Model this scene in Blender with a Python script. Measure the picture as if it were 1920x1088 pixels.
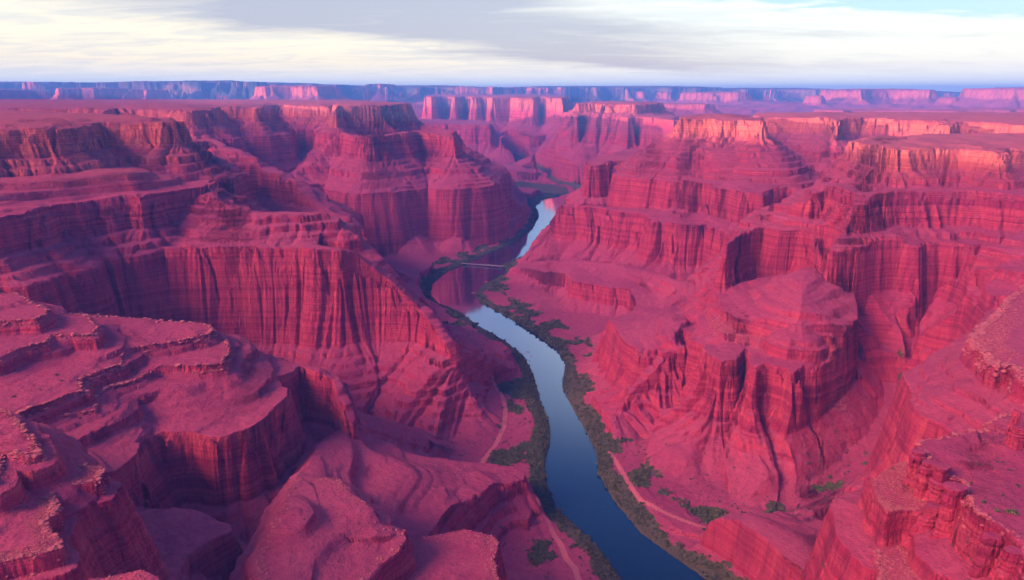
import bpy, bmesh, math, random
import numpy as np

# ------------------------------------------------------------------ camera, world, sun, exposure
sc = bpy.context.scene
for o in list(bpy.data.objects): bpy.data.objects.remove(o)
COL = sc.collection
CAM_Z, FPX, PITCH = 600.0, 1297.0, math.atan(372/1297.0)
cam_d = bpy.data.cameras.new("camera"); cam = bpy.data.objects.new("camera", cam_d); COL.objects.link(cam)
cam.location = (0, 0, CAM_Z); cam.rotation_euler = (math.pi/2-PITCH, 0, 0)
cam_d.sensor_width = 36; cam_d.lens = 36*FPX/1920; cam_d.clip_start = 1; cam_d.clip_end = 200000
sc.camera = cam
SUN_EL, SUN_AZ = math.radians(4.5), math.atan2(-.85, -.53)       # low sun behind the camera's left shoulder
sun_d = bpy.data.lights.new("sun", 'SUN'); sun = bpy.data.objects.new("sun", sun_d); COL.objects.link(sun)
sun_d.energy = 5.0; sun_d.angle = math.radians(.5); sun_d.color = (1, .62, .36)
sd_ = (math.sin(SUN_AZ)*math.cos(SUN_EL), math.cos(SUN_AZ)*math.cos(SUN_EL), math.sin(SUN_EL))
from mathutils import Vector
sun.rotation_euler = Vector(sd_).to_track_quat('Z', 'Y').to_euler()
sc.view_settings.view_transform = 'Standard'; sc.view_settings.look = 'None'
sc.view_settings.gamma = 1; sc.view_settings.exposure = 1.1
sc.cycles.use_denoising = True
sc.cycles.max_bounces = 6; sc.cycles.diffuse_bounces = 3; sc.cycles.volume_bounces = 1
sc.cycles.transparent_max_bounces = 4; sc.cycles.caustics_reflective = False

class E:                                   # tiny expression builder for shader math nodes
    def __init__(s, nt, sock): s.nt, s.s = nt, sock
    def _m(s, op, *a, clamp=False):
        n = s.nt.nodes.new('ShaderNodeMath'); n.operation = op; n.use_clamp = clamp
        for i, v in enumerate((s,)+a):
            if isinstance(v, E): s.nt.links.new(v.s, n.inputs[i])
            else: n.inputs[i].default_value = float(v)
        return E(s.nt, n.outputs[0])
    def __add__(s, o): return s._m('ADD', o)
    def __radd__(s, o): return s._m('ADD', o)
    def __sub__(s, o): return s._m('SUBTRACT', o)
    def __rsub__(s, o): return (s*-1)+o
    def __mul__(s, o): return s._m('MULTIPLY', o)
    def __rmul__(s, o): return s._m('MULTIPLY', o)
    def __truediv__(s, o): return s._m('DIVIDE', o)
    def __pow__(s, o): return s._m('POWER', o)
    def mx(s, o): return s._m('MAXIMUM', o)
    def mn(s, o): return s._m('MINIMUM', o)
    def abs(s): return s._m('ABSOLUTE')
    def step(s, a, b):                     # smoothstep a..b (a>b flips)
        n = s.nt.nodes.new('ShaderNodeMapRange'); n.interpolation_type = 'SMOOTHSTEP'
        s.nt.links.new(s.s, n.inputs[0]); f = a > b
        n.inputs[1].default_value = min(a, b); n.inputs[2].default_value = max(a, b)
        n.inputs[3].default_value = 1. if f else 0.; n.inputs[4].default_value = 0. if f else 1.
        return E(s.nt, n.outputs[0])
def noise(nt, vec, scale, detail=4, rough=.55, dist=0):
    n = nt.nodes.new('ShaderNodeTexNoise'); n.inputs['Scale'].default_value = scale
    n.inputs['Detail'].default_value = detail; n.inputs['Roughness'].default_value = rough
    n.inputs['Distortion'].default_value = dist
    nt.links.new(vec, n.inputs['Vector']); return E(nt, n.outputs[0])
def mapping(nt, vec, scale=(1, 1, 1), loc=(0, 0, 0), rot=(0, 0, 0)):
    n = nt.nodes.new('ShaderNodeMapping'); n.inputs['Scale'].default_value = scale
    n.inputs['Location'].default_value = loc; n.inputs['Rotation'].default_value = rot
    nt.links.new(vec, n.inputs['Vector']); return n.outputs[0]
def cmix(nt, f, a, b, mode='MIX'):
    n = nt.nodes.new('ShaderNodeMix'); n.data_type = 'RGBA'; n.blend_type = mode
    def put(sock, v):
        if isinstance(v, E): nt.links.new(v.s, sock)
        elif isinstance(v, bpy.types.NodeSocket): nt.links.new(v, sock)
        elif isinstance(v, (int, float)): sock.default_value = v
        else: sock.default_value = (*v, 1)
    put(n.inputs[0], f); put(n.inputs[6], a); put(n.inputs[7], b)
    return n.outputs[2]

world = bpy.data.worlds.new("World"); sc.world = world; world.use_nodes = True
nt = world.node_tree; nt.nodes.clear()
tc = nt.nodes.new('ShaderNodeTexCoord'); sep = nt.nodes.new('ShaderNodeSeparateXYZ')
nt.links.new(tc.outputs['Generated'], sep.inputs[0])
X, Y, Z = (E(nt, sep.outputs[i]) for i in range(3))
az = X._m('ARCTAN2', Y)*57.2958; el = Z._m('ARCSINE')*57.2958
sky = nt.nodes.new('ShaderNodeTexSky'); sky.sky_type = 'NISHITA'; sky.sun_disc = False
sky.sun_elevation = SUN_EL; sky.sun_rotation = SUN_AZ % (2*math.pi); sky.altitude = 600
# cloud sheet: a flat layer seen in perspective, streaked across the view
comb = nt.nodes.new('ShaderNodeCombineXYZ')
den = Z.mx(0)+.085
nt.links.new((X/den).s, comb.inputs[0]); nt.links.new((Y/den).s, comb.inputs[1])
v1 = mapping(nt, comb.outputs[0], (.26, .52, 1), (3.1, 1.7, 0), (0, 0, -.22))
n1 = noise(nt, v1, 1.0, 6, .55, .4)
n2 = noise(nt, mapping(nt, comb.outputs[0], (.16, 1.0, 1), (9, 4, 0), (0, 0, -.12)), 1.3, 5, .5, .2)
fine = noise(nt, mapping(nt, comb.outputs[0], (.8, 1.6, 1), (0, 0, 0), (0, 0, -.2)), 1.8, 8, .62, .9)
wob = (n1-.5)*5.5
elp = (Z/Y.mx(.05))*57.3
cl = elp+wob
# grey-violet band coming down from the upper left to the middle
bandc = (az+36)*-.125+9.2
band = ((cl-bandc).abs()*-1+0).step(-2.7, -.9)*az.step(-30, -20)*az.step(26, 4)
band2 = (cl-5.4).step(0, 1.6)*az.step(-36, -18)*az.step(10, -2)
grey = (band*.85).mx(band2*.9).mx((cl-3.9).abs().step(1.1, .2)*az.step(-4, 12)*.30*n2.step(.35, .6))
grey = (grey*1.15+(n2-.5)*.7+(n1-.5)*.5+(fine-.5)*.9+.06).mx(0).mn(1)
blue_gap = (elp+(fine-.5)*2.2+(n1-.5)*1.5+az*.055-7.3).step(-.05, .5)*az.step(9, 16)*el.step(11, 8)
low = el.step(2.4, .2)
cream = cmix(nt, (az+(n1-.5)*40).step(-14, 16), (1.0, .88, .72), (.80, .80, .82))
c = cmix(nt, low*.85, cmix(nt, (fine+n2*.4-.2).step(.42, .62)*.35, cream, (.62, .68, .80)), (.84, .98, 1.05))
c = cmix(nt, grey*el.step(.4, 2.0), c, (.38, .375, .54))
c = cmix(nt, blue_gap*.9, c, (.32, .58, .82))
# higher up the deck breaks: bluish sky and soft cloud overhead
hi = (el+(n1-.5)*9).step(21, 33)
c = cmix(nt, hi*.95, c, cmix(nt, n2.step(.4, .7), (.008, .055, .22), (.035, .09, .30)))
# added glow out of view as soft key light; halo fills, side sky dimmed
key_glow = ((X*math.sin(SUN_AZ)+Y*math.cos(SUN_AZ))).step(.2, 1.0)*el.step(45, 5)
c = cmix(nt, az.abs().step(42, 60)*.85, c, (.035, .045, .38))
GE = math.radians(33); GAZ = math.atan2(-.86, -.51)
gdot = X*(math.sin(GAZ)*math.cos(GE))+Y*(math.cos(GAZ)*math.cos(GE))+Z*math.sin(GE)
key_glow = gdot.step(math.cos(math.radians(17)), math.cos(math.radians(8)))
halo = gdot.step(.45, 1.0)
c = cmix(nt, halo*.65, c, (.46, .30, .52))
c = cmix(nt, key_glow, c, (34, 17, 13.5))
bgc = nt.nodes.new('ShaderNodeBackground'); nt.links.new(c, bgc.inputs[0]); bgc.inputs[1].default_value = .47
bgs = nt.nodes.new('ShaderNodeBackground'); nt.links.new(sky.outputs[0], bgs.inputs[0]); bgs.inputs[1].default_value = .05
add = nt.nodes.new('ShaderNodeAddShader'); nt.links.new(bgc.outputs[0], add.inputs[0]); nt.links.new(bgs.outputs[0], add.inputs[1])
wo = nt.nodes.new('ShaderNodeOutputWorld'); nt.links.new(add.outputs[0], wo.inputs[0])

# ------------------------------------------------------------------ survey helpers
cp, sp = math.cos(PITCH), math.sin(PITCH)
def at(px, py, z):                         # where a sight line meets elevation z
    v = (544-py)/FPX; dz = -sp+v*cp; t = (z-CAM_Z)/dz
    return (t*(px-960)/FPX, t*(cp+v*sp), z)
def project(x, y, z):
    d = y*cp-(z-CAM_Z)*sp; h = y*sp+(z-CAM_Z)*cp
    return 960+FPX*x/d, 544-FPX*h/d

f32 = np.float32
rng = np.random.RandomState(7)
PERM = rng.permutation(512).astype(np.int32); PERM = np.concatenate([PERM, PERM])
GA = rng.rand(512).astype(f32)*2*np.pi; GX, GY = np.cos(GA), np.sin(GA)
def gnoise(x, y, seed=0):
    x = x+seed*17.31; y = y-seed*9.77
    xi = np.floor(x); yi = np.floor(y); fx = (x-xi).astype(f32); fy = (y-yi).astype(f32)
    xi = xi.astype(np.int32) & 511; yi = yi.astype(np.int32) & 511
    u = fx*fx*fx*(fx*(fx*6-15)+10); v = fy*fy*fy*(fy*(fy*6-15)+10)
    x1 = (xi+1) & 511; y1 = (yi+1) & 511
    def g(a, b, dx, dy):
        h = PERM[PERM[a]+b] & 511
        return GX[h]*dx+GY[h]*dy
    n00 = g(xi, yi, fx, fy); n10 = g(x1, yi, fx-1, fy); n01 = g(xi, y1, fx, fy-1); n11 = g(x1, y1, fx-1, fy-1)
    a = n00+u*(n10-n00); b = n01+u*(n11-n01)
    return (a+v*(b-a))*1.5
def fbm(x, y, o=4, seed=0, r=.5):
    s = 0; a = 1; t = 0
    for i in range(o):
        s = s+a*gnoise(x*2**i, y*2**i, seed+i); t += a; a *= r
    return s/t
def sst(x, a, b):
    t = np.clip((x-a)/(b-a), 0, 1); return t*t*(3-2*t)

def P(z0, *segs, bed=True):                          # wall profile: from z0 down, (to z, angle in degrees)
    zs, us = [z0], [0.]; fine_ = []; cur = z0
    for z1, ang in segs:                   # bed the slopes and the upper cliffs: thin hard ledges between soft steps
        hgt = cur-z1; run = hgt/math.tan(math.radians(ang))
        if bed and 18 < ang < 50 and hgt > 14 and cur > 95 and z0 > 250:
            n = max(1, int(round(hgt/13.))); h1 = hgt/n
            for i in range(n):
                hc = h1*(.28+.2*((i*7+int(z0)) % 3)/2); fine_.append((cur-i*h1-hc, 77))
                rr_ = run/n-hc/math.tan(math.radians(77)); fine_.append((cur-(i+1)*h1, math.degrees(math.atan2(h1-hc, max(rr_, .1)))))
        elif bed and ang >= 60 and z1 > 330 and hgt > 30:
            n = max(1, int(round(hgt/15.))); h1 = hgt/n
            for i in range(n): fine_.append((cur-i*h1-h1*.82, 82)); fine_.append((cur-(i+1)*h1, 33))
        else: fine_.append((z1, ang))
        cur = z1
    for z1, ang in fine_:
        us.append(us[-1]+(zs[-1]-z1)/math.tan(math.radians(ang))); zs.append(z1)
    if zs[-1] > -40: us.append(us[-1]+(zs[-1]+40)/math.tan(math.radians(26))); zs.append(-40)
    return np.array(zs), np.array(us)

LAYERS = []
def layer(name, pts, prof, s=1., inner=(), amp=1., rise=0., fl=1., mb=70.):
    """pts: rim as (px, py[, z]) sight lines on the rim elevation, or (x, y, z, 'w') ground coordinates"""
    z0 = prof[0][0]; out = []
    for p in pts:
        if len(p) == 4: out.append(p[:3])
        else: out.append(at(p[0], p[1], p[2] if len(p) > 2 else z0))
    ip = [at(*q) for q in inner]
    LAYERS.append(dict(name=name, v=np.array(out, dtype=np.float64), prof=prof, s=s, amp=amp, rise=rise, ip=ip, fl=fl, mb=mb))

def seg_dist(x, y, V, closed=True):
    n = len(V); best = np.full(x.shape, 1e12); bz = np.zeros(x.shape); bx = np.zeros(x.shape); by = np.zeros(x.shape)
    inside = np.zeros(x.shape, bool)
    for i in range(n if closed else n-1):
        a = V[i]; b = V[(i+1) % n]; dx, dy = b[0]-a[0], b[1]-a[1]; L2 = dx*dx+dy*dy+1e-9
        t = np.clip(((x-a[0])*dx+(y-a[1])*dy)/L2, 0, 1)
        cx = a[0]+t*dx; cy = a[1]+t*dy; d = (x-cx)**2+(y-cy)**2
        m = d < best; best = np.where(m, d, best); bz = np.where(m, a[2]+t*(b[2]-a[2]), bz)
        bx = np.where(m, cx, bx); by = np.where(m, cy, by)
        if closed:
            c = ((a[1] > y) != (b[1] > y)); 
            with np.errstate(divide='ignore', invalid='ignore'):
                inside ^= c & (x < dx*(y-a[1])/(dy if abs(dy) > 1e-12 else 1e-12)+a[0])
    d = np.sqrt(best)
    return (np.where(inside, -d, d) if closed else d), bz, bx, by

def eval_layer(L, x, y, det):
    V = L['v']; s = L['s']
    # warp the plan a little so that rims are never straight
    w = 26*s*L['amp']
    xw = x+w*fbm(x/(150*s), y/(150*s), 2, 3); yw = y+w*fbm(x/(150*s), y/(150*s), 2, 9)
    sd, rz, cx, cy = seg_dist(xw, yw, V)
    zs, us = L['prof']
    ad = np.abs(sd)+1e-6
    dx, dy = (xw-cx)/ad, (yw-cy)/ad
    R0 = 30*s
    k = np.where(sd > 0, R0+.22*(sd-0), -sd)          # sample noise mostly along the wall: gullies run downhill
    k = np.where(sd > 0, R0+.22*sd, R0*0+ad)
    sg = np.where(sd > 0, 1., 1.)
    qx = np.where(sd > 0, cx+dx*k, xw); qy = np.where(sd > 0, cy+dy*k, yw)
    bl = sst(sd, -12*s, 12*s)
    qx = xw*(1-bl)+qx*bl; qy = yw*(1-bl)+qy*bl
    a = L['amp']*s
    g1 = fbm(qx/(85*s), qy/(85*s), 2, 20)
    g2 = gnoise(qx/(34*s), qy/(34*s), 31)
    g3 = gnoise(qx/(13*s), qy/(13*s), 37)
    crack = np.exp(-(g1/.085)**2)*13+np.exp(-(g2/.10)**2)*6.5
    disp = crack - g1*22 + g2*5 + (np.abs(g3)*-2+.5)*2.6
    if det: 
        g4 = gnoise(qx/(5.2*s), qy/(5.2*s), 41); disp = disp+(.4-np.abs(g4))*2.8+gnoise(qx/2.2, qy/2.2, 43)*.45
    g5 = gnoise(qx/(46*s), qy/(46*s), 51); g6 = gnoise(qx/(21*s), qy/(21*s), 57)
    g7 = gnoise(qx/(72*s), qy/(72*s), 61)
    spur = (.5-np.abs(g7)*2.2)*17*max(L['fl']-.7, 0)+(.55-np.abs(g5)*2.1)*9*L['fl']+(.5-np.abs(g6)*2)*3.5*L['fl']
    spur = spur*(.25+.95*sst(fbm(qx/(210*s), qy/(210*s), 2, 71), -.25, .3))
    disp = disp+spur*(.5+.5*sst(sd, 0, 75*s))
    grow = .45+.55*sst(sd, -5, 10)-sst(sd, 45*s, 120*s)*(.25 if L['fl'] < 1.6 else -.3)
    grow = grow*(1-.7*sst(-sd, 4*s, 45*s))
    d = sd+disp*a*grow
    U0 = np.interp(-rz, -zs, us)
    zo = np.interp(np.maximum(d, 0)+U0, us, zs)
    # top surface: blends the rim elevations and the inner spot heights
    wsum = 0; zsum = 0
    for j, p in enumerate(list(V)+list(L['ip'])):
        wt = (1. if j < len(V) else 3.)/((x-p[0])**2+(y-p[1])**2+300.)**1.5; wsum = wsum+wt; zsum = zsum+wt*p[2]
    zi = zsum/wsum
    m = sst(-d, 0, L['mb']*s)
    zt = rz*(1-m)+zi*m + L['rise']*sst(-d, 0, 260*s) + np.minimum(-np.minimum(d, 0)*.05, 4*s)
    z = np.where(d > 0, np.minimum(zo, rz), zt)
    return z, d, sd

# ------------------------------------------------------------------ the landforms
GC = lambda top, c1=52, sl=75, c2=60, s2=35, c3=150, foot=None: P(top, (top-c1, 80), (top-c1-sl*.45, 30), (top-c1-sl*.45-8, 74), (top-c1-sl, 30),
        (top-c1-sl-c2, 80), (top-c1-sl-c2-s2, 24), (top-c1-sl-c2-s2-c3, 80), (20, 34))
# left wall, three tiers
pL1a = P(530, (479, 81), (452, 32), (444, 78), (398, 31), (20, 80))
layer('left_wall', [(-500, 252), (-200, 246), (0, 241), (90, 239), (176, 234), (192, 231), (205, 230), (320, 229.5), (332, 227), (318, 221), (0, 208), (-700, 208)], pL1a, rise=6)
pL1b = P(400, (342, 81), (304, 30), (20, 80))
layer('left_wall', [(-500, 440), (-100, 420), (0, 412), (60, 398), (117, 384), (180, 376), (231, 371), (262, 371), (318, 361), (388, 353), (396, 345), (330, 318), (200, 290), (-700, 300)], pL1b,
      inner=[(120, 330, 440), (200, 320, 445), (-100, 340, 440)])
pL1c = P(310, (185, 80), (130, 72), (20, 35))
layer('left_wall', [(-600, 520), (-100, 505), (0, 497), (57, 489), (108, 490), (118, 482), (165, 473), (293, 464), (400, 463), (500, 463), (567, 463), (640, 469, 308), (668, 474, 298), (700, 500, 268),
      (726, 523, 243), (760, 553, 213), (788, 577, 188), (812, 612, 165), (835, 645, 145), (856, 690, 105), (885, 735, 60), (900, 742, 40),
      (893, 715, 50), (868, 665, 100), (840, 612, 145), (806, 572, 180), (760, 520, 225), (715, 478, 270), (680, 447, 300), (640, 428, 310), (560, 425, 310), (480, 422, 310), (400, 410, 310), (250, 395, 310), (-700, 400, 310)], pL1c, amp=.62, fl=.6)
layer('left_wall', [(392, 360, 393), (430, 390, 368), (480, 402, 358), (560, 407, 352), (608, 405, 350), (634, 420, 336), (614, 399, 348), (560, 401, 352), (480, 395, 360), (430, 379, 373), (398, 350, 396)],
      P(400, (310, 31), (20, 80)), amp=.5)
# second left ridge
pL2 = P(400, (300, 80), (262, 26), (130, 79), (20, 33))
layer('second_left_wall', [(100, 305, 400), (320, 304, 392), (393, 307, 388), (467, 311, 380), (513, 326, 368), (550, 344, 350), (588, 381, 308), (640, 408, 285), (668, 430, 255), (692, 476, 195),
      (700, 470, 190), (680, 420, 255), (640, 384, 300), (590, 352, 325), (530, 318, 360), (430, 292, 385), (330, 270, 395), (100, 270, 400)], pL2, amp=.9)
layer('second_left_wall', [(340, 266, 445), (392, 265, 440), (425, 282, 420), (478, 299, 400), (470, 290, 400), (400, 262, 440), (345, 258, 445)], P(450, (425, 78), (385, 30), (20, 80)), amp=.6)
# back left plateau
layer('back_left_plateau', [(-700, 202), (0, 203.5), (168, 204), (198, 207), (210, 203), (300, 204), (360, 207), (396, 206), (408, 201), (470, 201), (486, 203.5), (497, 197), (520, 196.5), (560, 198), (610, 199), (680, 196), (700, 189), (-700, 187)],
      GC(530, 50, 62, 110, 25, 110), s=1.5, rise=4)
# centre-left mesa
layer('centre_left_mesa', [(627, 200.6), (640, 199.8), (664, 199.7), (690, 199.5), (714, 199.5), (722, 197), (740, 196.6), (762, 196.4), (768, 195), (740, 192), (690, 191.5), (650, 193), (630, 195)],
      P(535, (452, 80), (425, 32), (0, 78)), s=1.2, rise=4)
layer('centre_left_mesa', [(546, 336, 262), (575, 312, 305), (602, 288, 348), (620, 264, 400), (640, 250, 430), (700, 256, 432), (760, 250, 434), (790, 247, 434), (852, 258, 420), (862, 264, 400), (866, 285, 350), (878, 292, 335), (884, 283, 335), (868, 262, 380),
      (850, 244, 425), (760, 228, 436), (640, 225, 436), (605, 260, 390), (560, 305, 300)], P(436, (345, 80), (300, 29), (286, 77), (238, 30), (0, 80)), s=1.1, amp=.85)
layer('centre_left_mesa', [(540, 352, 248), (600, 345, 245), (650, 343, 245), (715, 350, 240), (763, 364, 225), (772, 350, 238), (785, 338, 245), (850, 349, 245), (862, 336, 245), (890, 331, 245), (935, 332, 242), (950, 352, 200), (960, 365, 165), (986, 388, 100), (992, 382, 95),
      (972, 345, 165), (955, 322, 215), (925, 302, 245), (850, 290, 245), (700, 290, 245), (545, 310, 245)], P(248, (110, 80), (66, 72), (5, 31)), s=1.1, amp=.9)
# low benches along the left bank
layer('left_bank_bench', [(700, 484, 30), (770, 490, 30), (835, 500, 26), (842, 506, 26), (790, 520, 34), (792, 545, 40), (797, 553, 40), (792, 572, 40), (765, 578, 42), (730, 560, 45), (700, 520, 40)], P(46, (14, 62), (2, 20)), amp=.5)
layer('left_bank_bench', [(800, 600, 44), (857, 612, 44), (905, 626, 42), (940, 643, 40), (952, 654, 38), (940, 662, 40), (900, 668, 42), (868, 662, 46), (835, 640, 50), (800, 615, 50)], P(50, (24, 55), (5, 28)), amp=.4)
# centre-right big mesa
layer('centre_right_mesa', [(1272, 222), (1300, 222.5), (1335, 224), (1367, 225), (1412, 226.5), (1424, 227.5), (1428, 222), (1400, 216), (1330, 215), (1285, 215.5)], P(510, (456, 80), (372, 31), (358, 77), (322, 28), (20, 78)), rise=4)
layer('centre_right_mesa', [(1097, 305, 350), (1110, 310, 350), (1133, 308, 352), (1150, 302, 352), (1200, 300, 350), (1240, 306, 345), (1280, 338, 332), (1330, 346, 330), (1380, 357, 330), (1443, 364, 328), (1466, 350, 330), (1500, 347, 332), (1548, 340, 335), (1560, 325, 340), (1450, 290, 345), (1300, 270, 355), (1180, 280, 355), (1120, 296, 352)],
      P(356, (250, 80), (222, 27), (20, 80)), inner=[(1350, 280, 420)])
layer('centre_right_mesa', [(993, 478, 35), (1008, 460, 70), (1028, 430, 130), (1046, 394, 205), (1060, 385, 222), (1100, 388, 227), (1150, 394, 227), (1205, 402, 227), (1214, 412, 227), (1240, 415, 227), (1280, 421, 227), (1350, 422, 227), (1365, 440, 222), (1450, 440, 220), (1560, 350, 227), (1300, 310, 227), (1110, 335, 227), (1075, 360, 215), (1055, 385, 190), (1030, 420, 120)],
      P(230, (150, 80), (112, 70), (5, 31)), amp=.9, fl=1.3)
layer('centre_right_mesa', [(945, 506, 28), (960, 503, 40), (1010, 508, 50), (1062, 515, 66), (1075, 528, 75), (1120, 536, 75), (1184, 544, 75), (1190, 560, 75), (1192, 578, 78), (1230, 606, 90), (1300, 600, 110), (1330, 540, 140), (1200, 500, 100), (1080, 485, 75), (980, 490, 42)],
      P(140, (95, 60), (75, 50), (28, 77), (2, 27)), amp=.6)
layer('centre_right_mesa', [(1140, 600, 122), (1152, 615, 124), (1168, 640, 125), (1190, 656, 125), (1196, 664, 120), (1230, 650, 135), (1262, 640, 150), (1300, 600, 160), (1260, 575, 135), (1190, 580, 122)],
      P(165, (120, 60), (15, 72), (2, 25)), amp=.6)
# front butte
layer('front_butte', [(1343, 540), (1350, 552), (1361, 568), (1357, 581), (1381, 598), (1426, 608), (1445, 612), (1468, 608), (1480, 620), (1495, 625), (1510, 612), (1556, 627), (1564, 618), (1560, 604), (1574, 615), (1590, 600), (1604, 594), (1613, 574), (1582, 553), (1545, 530), (1515, 524), (1480, 523), (1417, 524), (1345, 534)],
      P(205, (189, 77), (158, 31), (2, 80)), amp=.6, inner=[(1518, 518, 262), (1515, 530, 257), (1508, 545, 250), (1503, 562, 243), (1502, 575, 237), (1498, 592, 228), (1497, 607, 216), (1518, 510, 266), (1440, 570, 206), (1562, 585, 205)], mb=40, fl=1.4)
layer('front_butte', [(1500, 512), (1515, 515), (1530, 511), (1530, 503), (1512, 499), (1500, 503)], P(256, (248, 62), (224, 36), (195, 30), (20, 80)), amp=.3, s=.7)
layer('front_butte', [(1508, 510, 276), (1506, 530, 266), (1501, 550, 255), (1497, 575, 242), (1494, 604, 220), (1500, 606, 219), (1503, 575, 242), (1508, 550, 255), (1514, 530, 266), (1524, 510, 276)],
      P(280, (206, 27), (188, 35), (-41, 82), bed=False), amp=.22, fl=.6)
layer('front_butte', [(1150, 782, 34), (1165, 752, 55), (1180, 735, 68), (1202, 700, 94), (1238, 674, 122), (1268, 656, 140), (1290, 622, 152), (1304, 638, 158), (1316, 664, 162), (1342, 677, 165), (1380, 674, 166), (1396, 650, 168), (1408, 684, 164), (1428, 692, 162), (1445, 682, 166), (1470, 688, 166), (1493, 701, 162), (1508, 692, 165), (1524, 655, 168), (1540, 686, 166), (1560, 698, 158), (1574, 652, 168), (1592, 684, 164), (1606, 650, 168),
      (1632, 672, 165), (1650, 653, 166), (1634, 627, 168), (1610, 600, 168), (1560, 545, 170), (1420, 528, 170), (1340, 538, 168), (1290, 588, 155), (1235, 632, 128), (1195, 675, 98)],
      P(170, (165, 40), (105, 74), (72, 60), (42, 44), (1, 26)), amp=1.0, fl=2.6)
# right ridge
layer('right_ridge', [(1600, 264), (1625, 272), (1660, 279), (1690, 282), (1740, 279), (1797, 281), (1848, 283), (1866, 287), (1880, 279), (2100, 270), (2100, 252), (1700, 254), (1612, 258)],
      P(480, (438, 80), (424, 32), (416, 76), (396, 32), (20, 80)), rise=4)
layer('right_ridge', [(1434, 402, 332), (1455, 386, 350), (1500, 379, 368), (1530, 361, 390), (1560, 345, 404), (1590, 357, 408), (1604, 366, 402), (1592, 395, 378), (1574, 430, 345), (1546, 470, 300), (1522, 500, 254),
      (1532, 504, 250), (1562, 470, 300), (1592, 430, 345), (1618, 390, 385), (1645, 366, 404), (1690, 358, 408), (1740, 357, 408), (1800, 357, 408), (1913, 365, 408), (2100, 385, 408), (2100, 290, 408), (1620, 300, 408), (1560, 318, 400), (1500, 355, 370), (1440, 388, 335)],
      P(410, (345, 80), (314, 27), (20, 80)), amp=.8)
layer('right_ridge', [(1366, 456, 300), (1380, 444, 305), (1402, 434, 308), (1437, 428, 312), (1480, 432, 314), (1530, 440, 312), (1530, 468, 300), (1512, 500, 246), (1532, 508, 244), (1562, 480, 300), (1585, 466, 318), (1613, 460, 320), (1670, 452, 320), (1727, 447, 320), (1780, 453, 320), (1830, 458, 320), (1880, 440, 325), (2100, 430, 330), (2100, 340, 325), (1600, 350, 320), (1400, 400, 305)],
      P(330, (250, 80), (215, 70), (95, 42), (20, 30)), amp=1., fl=1.3)
# right edge
layer('right_edge_spur', [(1832, 500, 300), (1848, 468, 328), (1880, 448, 345), (1920, 430, 355), (2200, 400, 360), (2200, 520, 350), (1960, 500, 335), (1880, 505, 315)], P(362, (280, 66), (240, 40), (20, 80)), amp=.7)
layer('right_edge_spur', [(1838, 548, 285), (1850, 533, 292), (1880, 520, 300), (1925, 492, 312), (2200, 470, 320), (2200, 640, 300), (1925, 560, 300), (1870, 552, 292)], P(322, (190, 78), (150, 32), (20, 70)), amp=.7)
layer('right_edge_spur', [(1812, 640), (1828, 652), (1842, 662), (1852, 684), (1872, 690), (1898, 688), (1910, 712), (1960, 730), (2200, 760), (2200, 560), (1920, 530), (1905, 548), (1870, 580), (1826, 614)], P(300, (280, 78), (242, 31), (20, 80)), amp=.3)
layer('right_edge_spur', [(1712, 722), (1728, 748), (1762, 766), (1786, 784), (1806, 774), (1828, 793), (1850, 784), (1920, 766), (2200, 760), (2200, 600), (1920, 600), (1828, 640), (1765, 690)], P(248, (190, 78), (120, 66), (5, 50)), amp=.8, fl=1.6, inner=[(1850, 690, 278)])
# foreground right outcrop
layer('near_right_outcrop', [(1716, 843), (1740, 834), (1763, 831), (1833, 808), (1913, 771), (2200, 700), (2200, 1200), (1950, 1120), (1905, 1030), (1870, 1000), (1830, 975), (1812, 958), (1806, 930), (1800, 905), (1768, 900), (1745, 885), (1733, 872)],
      P(332, (305, 77), (296, 25), (120, 77), (5, 40)), amp=.22, s=.8)
layer('near_right_outcrop', [(1626, 896), (1655, 884), (1693, 868), (1725, 872), (1742, 900), (1745, 925), (1740, 950), (1722, 957), (1690, 955), (1662, 962), (1652, 950), (1634, 932)], P(311, (285, 81), (278, 20), (100, 80), (5, 40)), amp=.18, s=.8)
layer('near_right_outcrop', [(1650, 965), (1680, 975), (1700, 985), (1720, 975), (1760, 985), (1800, 1020), (1860, 1060), (1900, 1150), (1660, 1150), (1640, 1040)], P(284, (90, 79), (5, 40)), amp=.3, s=.8)
layer('low_right_ledge', [(1478, 1048), (1486, 1028), (1500, 1008), (1524, 994), (1560, 986), (1605, 968), (1640, 958), (1660, 1160), (1480, 1160), (1474, 1080)], P(150, (80, 74), (5, 40)), amp=.3, s=.8)
layer('right_slab', [(1357, 990), (1372, 1012), (1388, 1030), (1402, 1064), (1445, 1110), (1600, 1160), (1700, 1050), (1640, 920, 72), (1618, 905, 72), (1560, 930, 60), (1470, 956, 52), (1400, 968)], P(74, (52, 30), (10, 72), (2, 25)), amp=.25, s=.8)
layer('right_bank_bench', [(1150, 855, 6), (1168, 905, 10), (1190, 948, 12), (1210, 972, 13), (1250, 990, 13), (1325, 1006, 13), (1352, 992, 12), (1300, 955, 9), (1230, 900, 8), (1175, 850, 6)], P(14, (4, 62), (1, 12)), amp=.2, s=.7)
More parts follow.
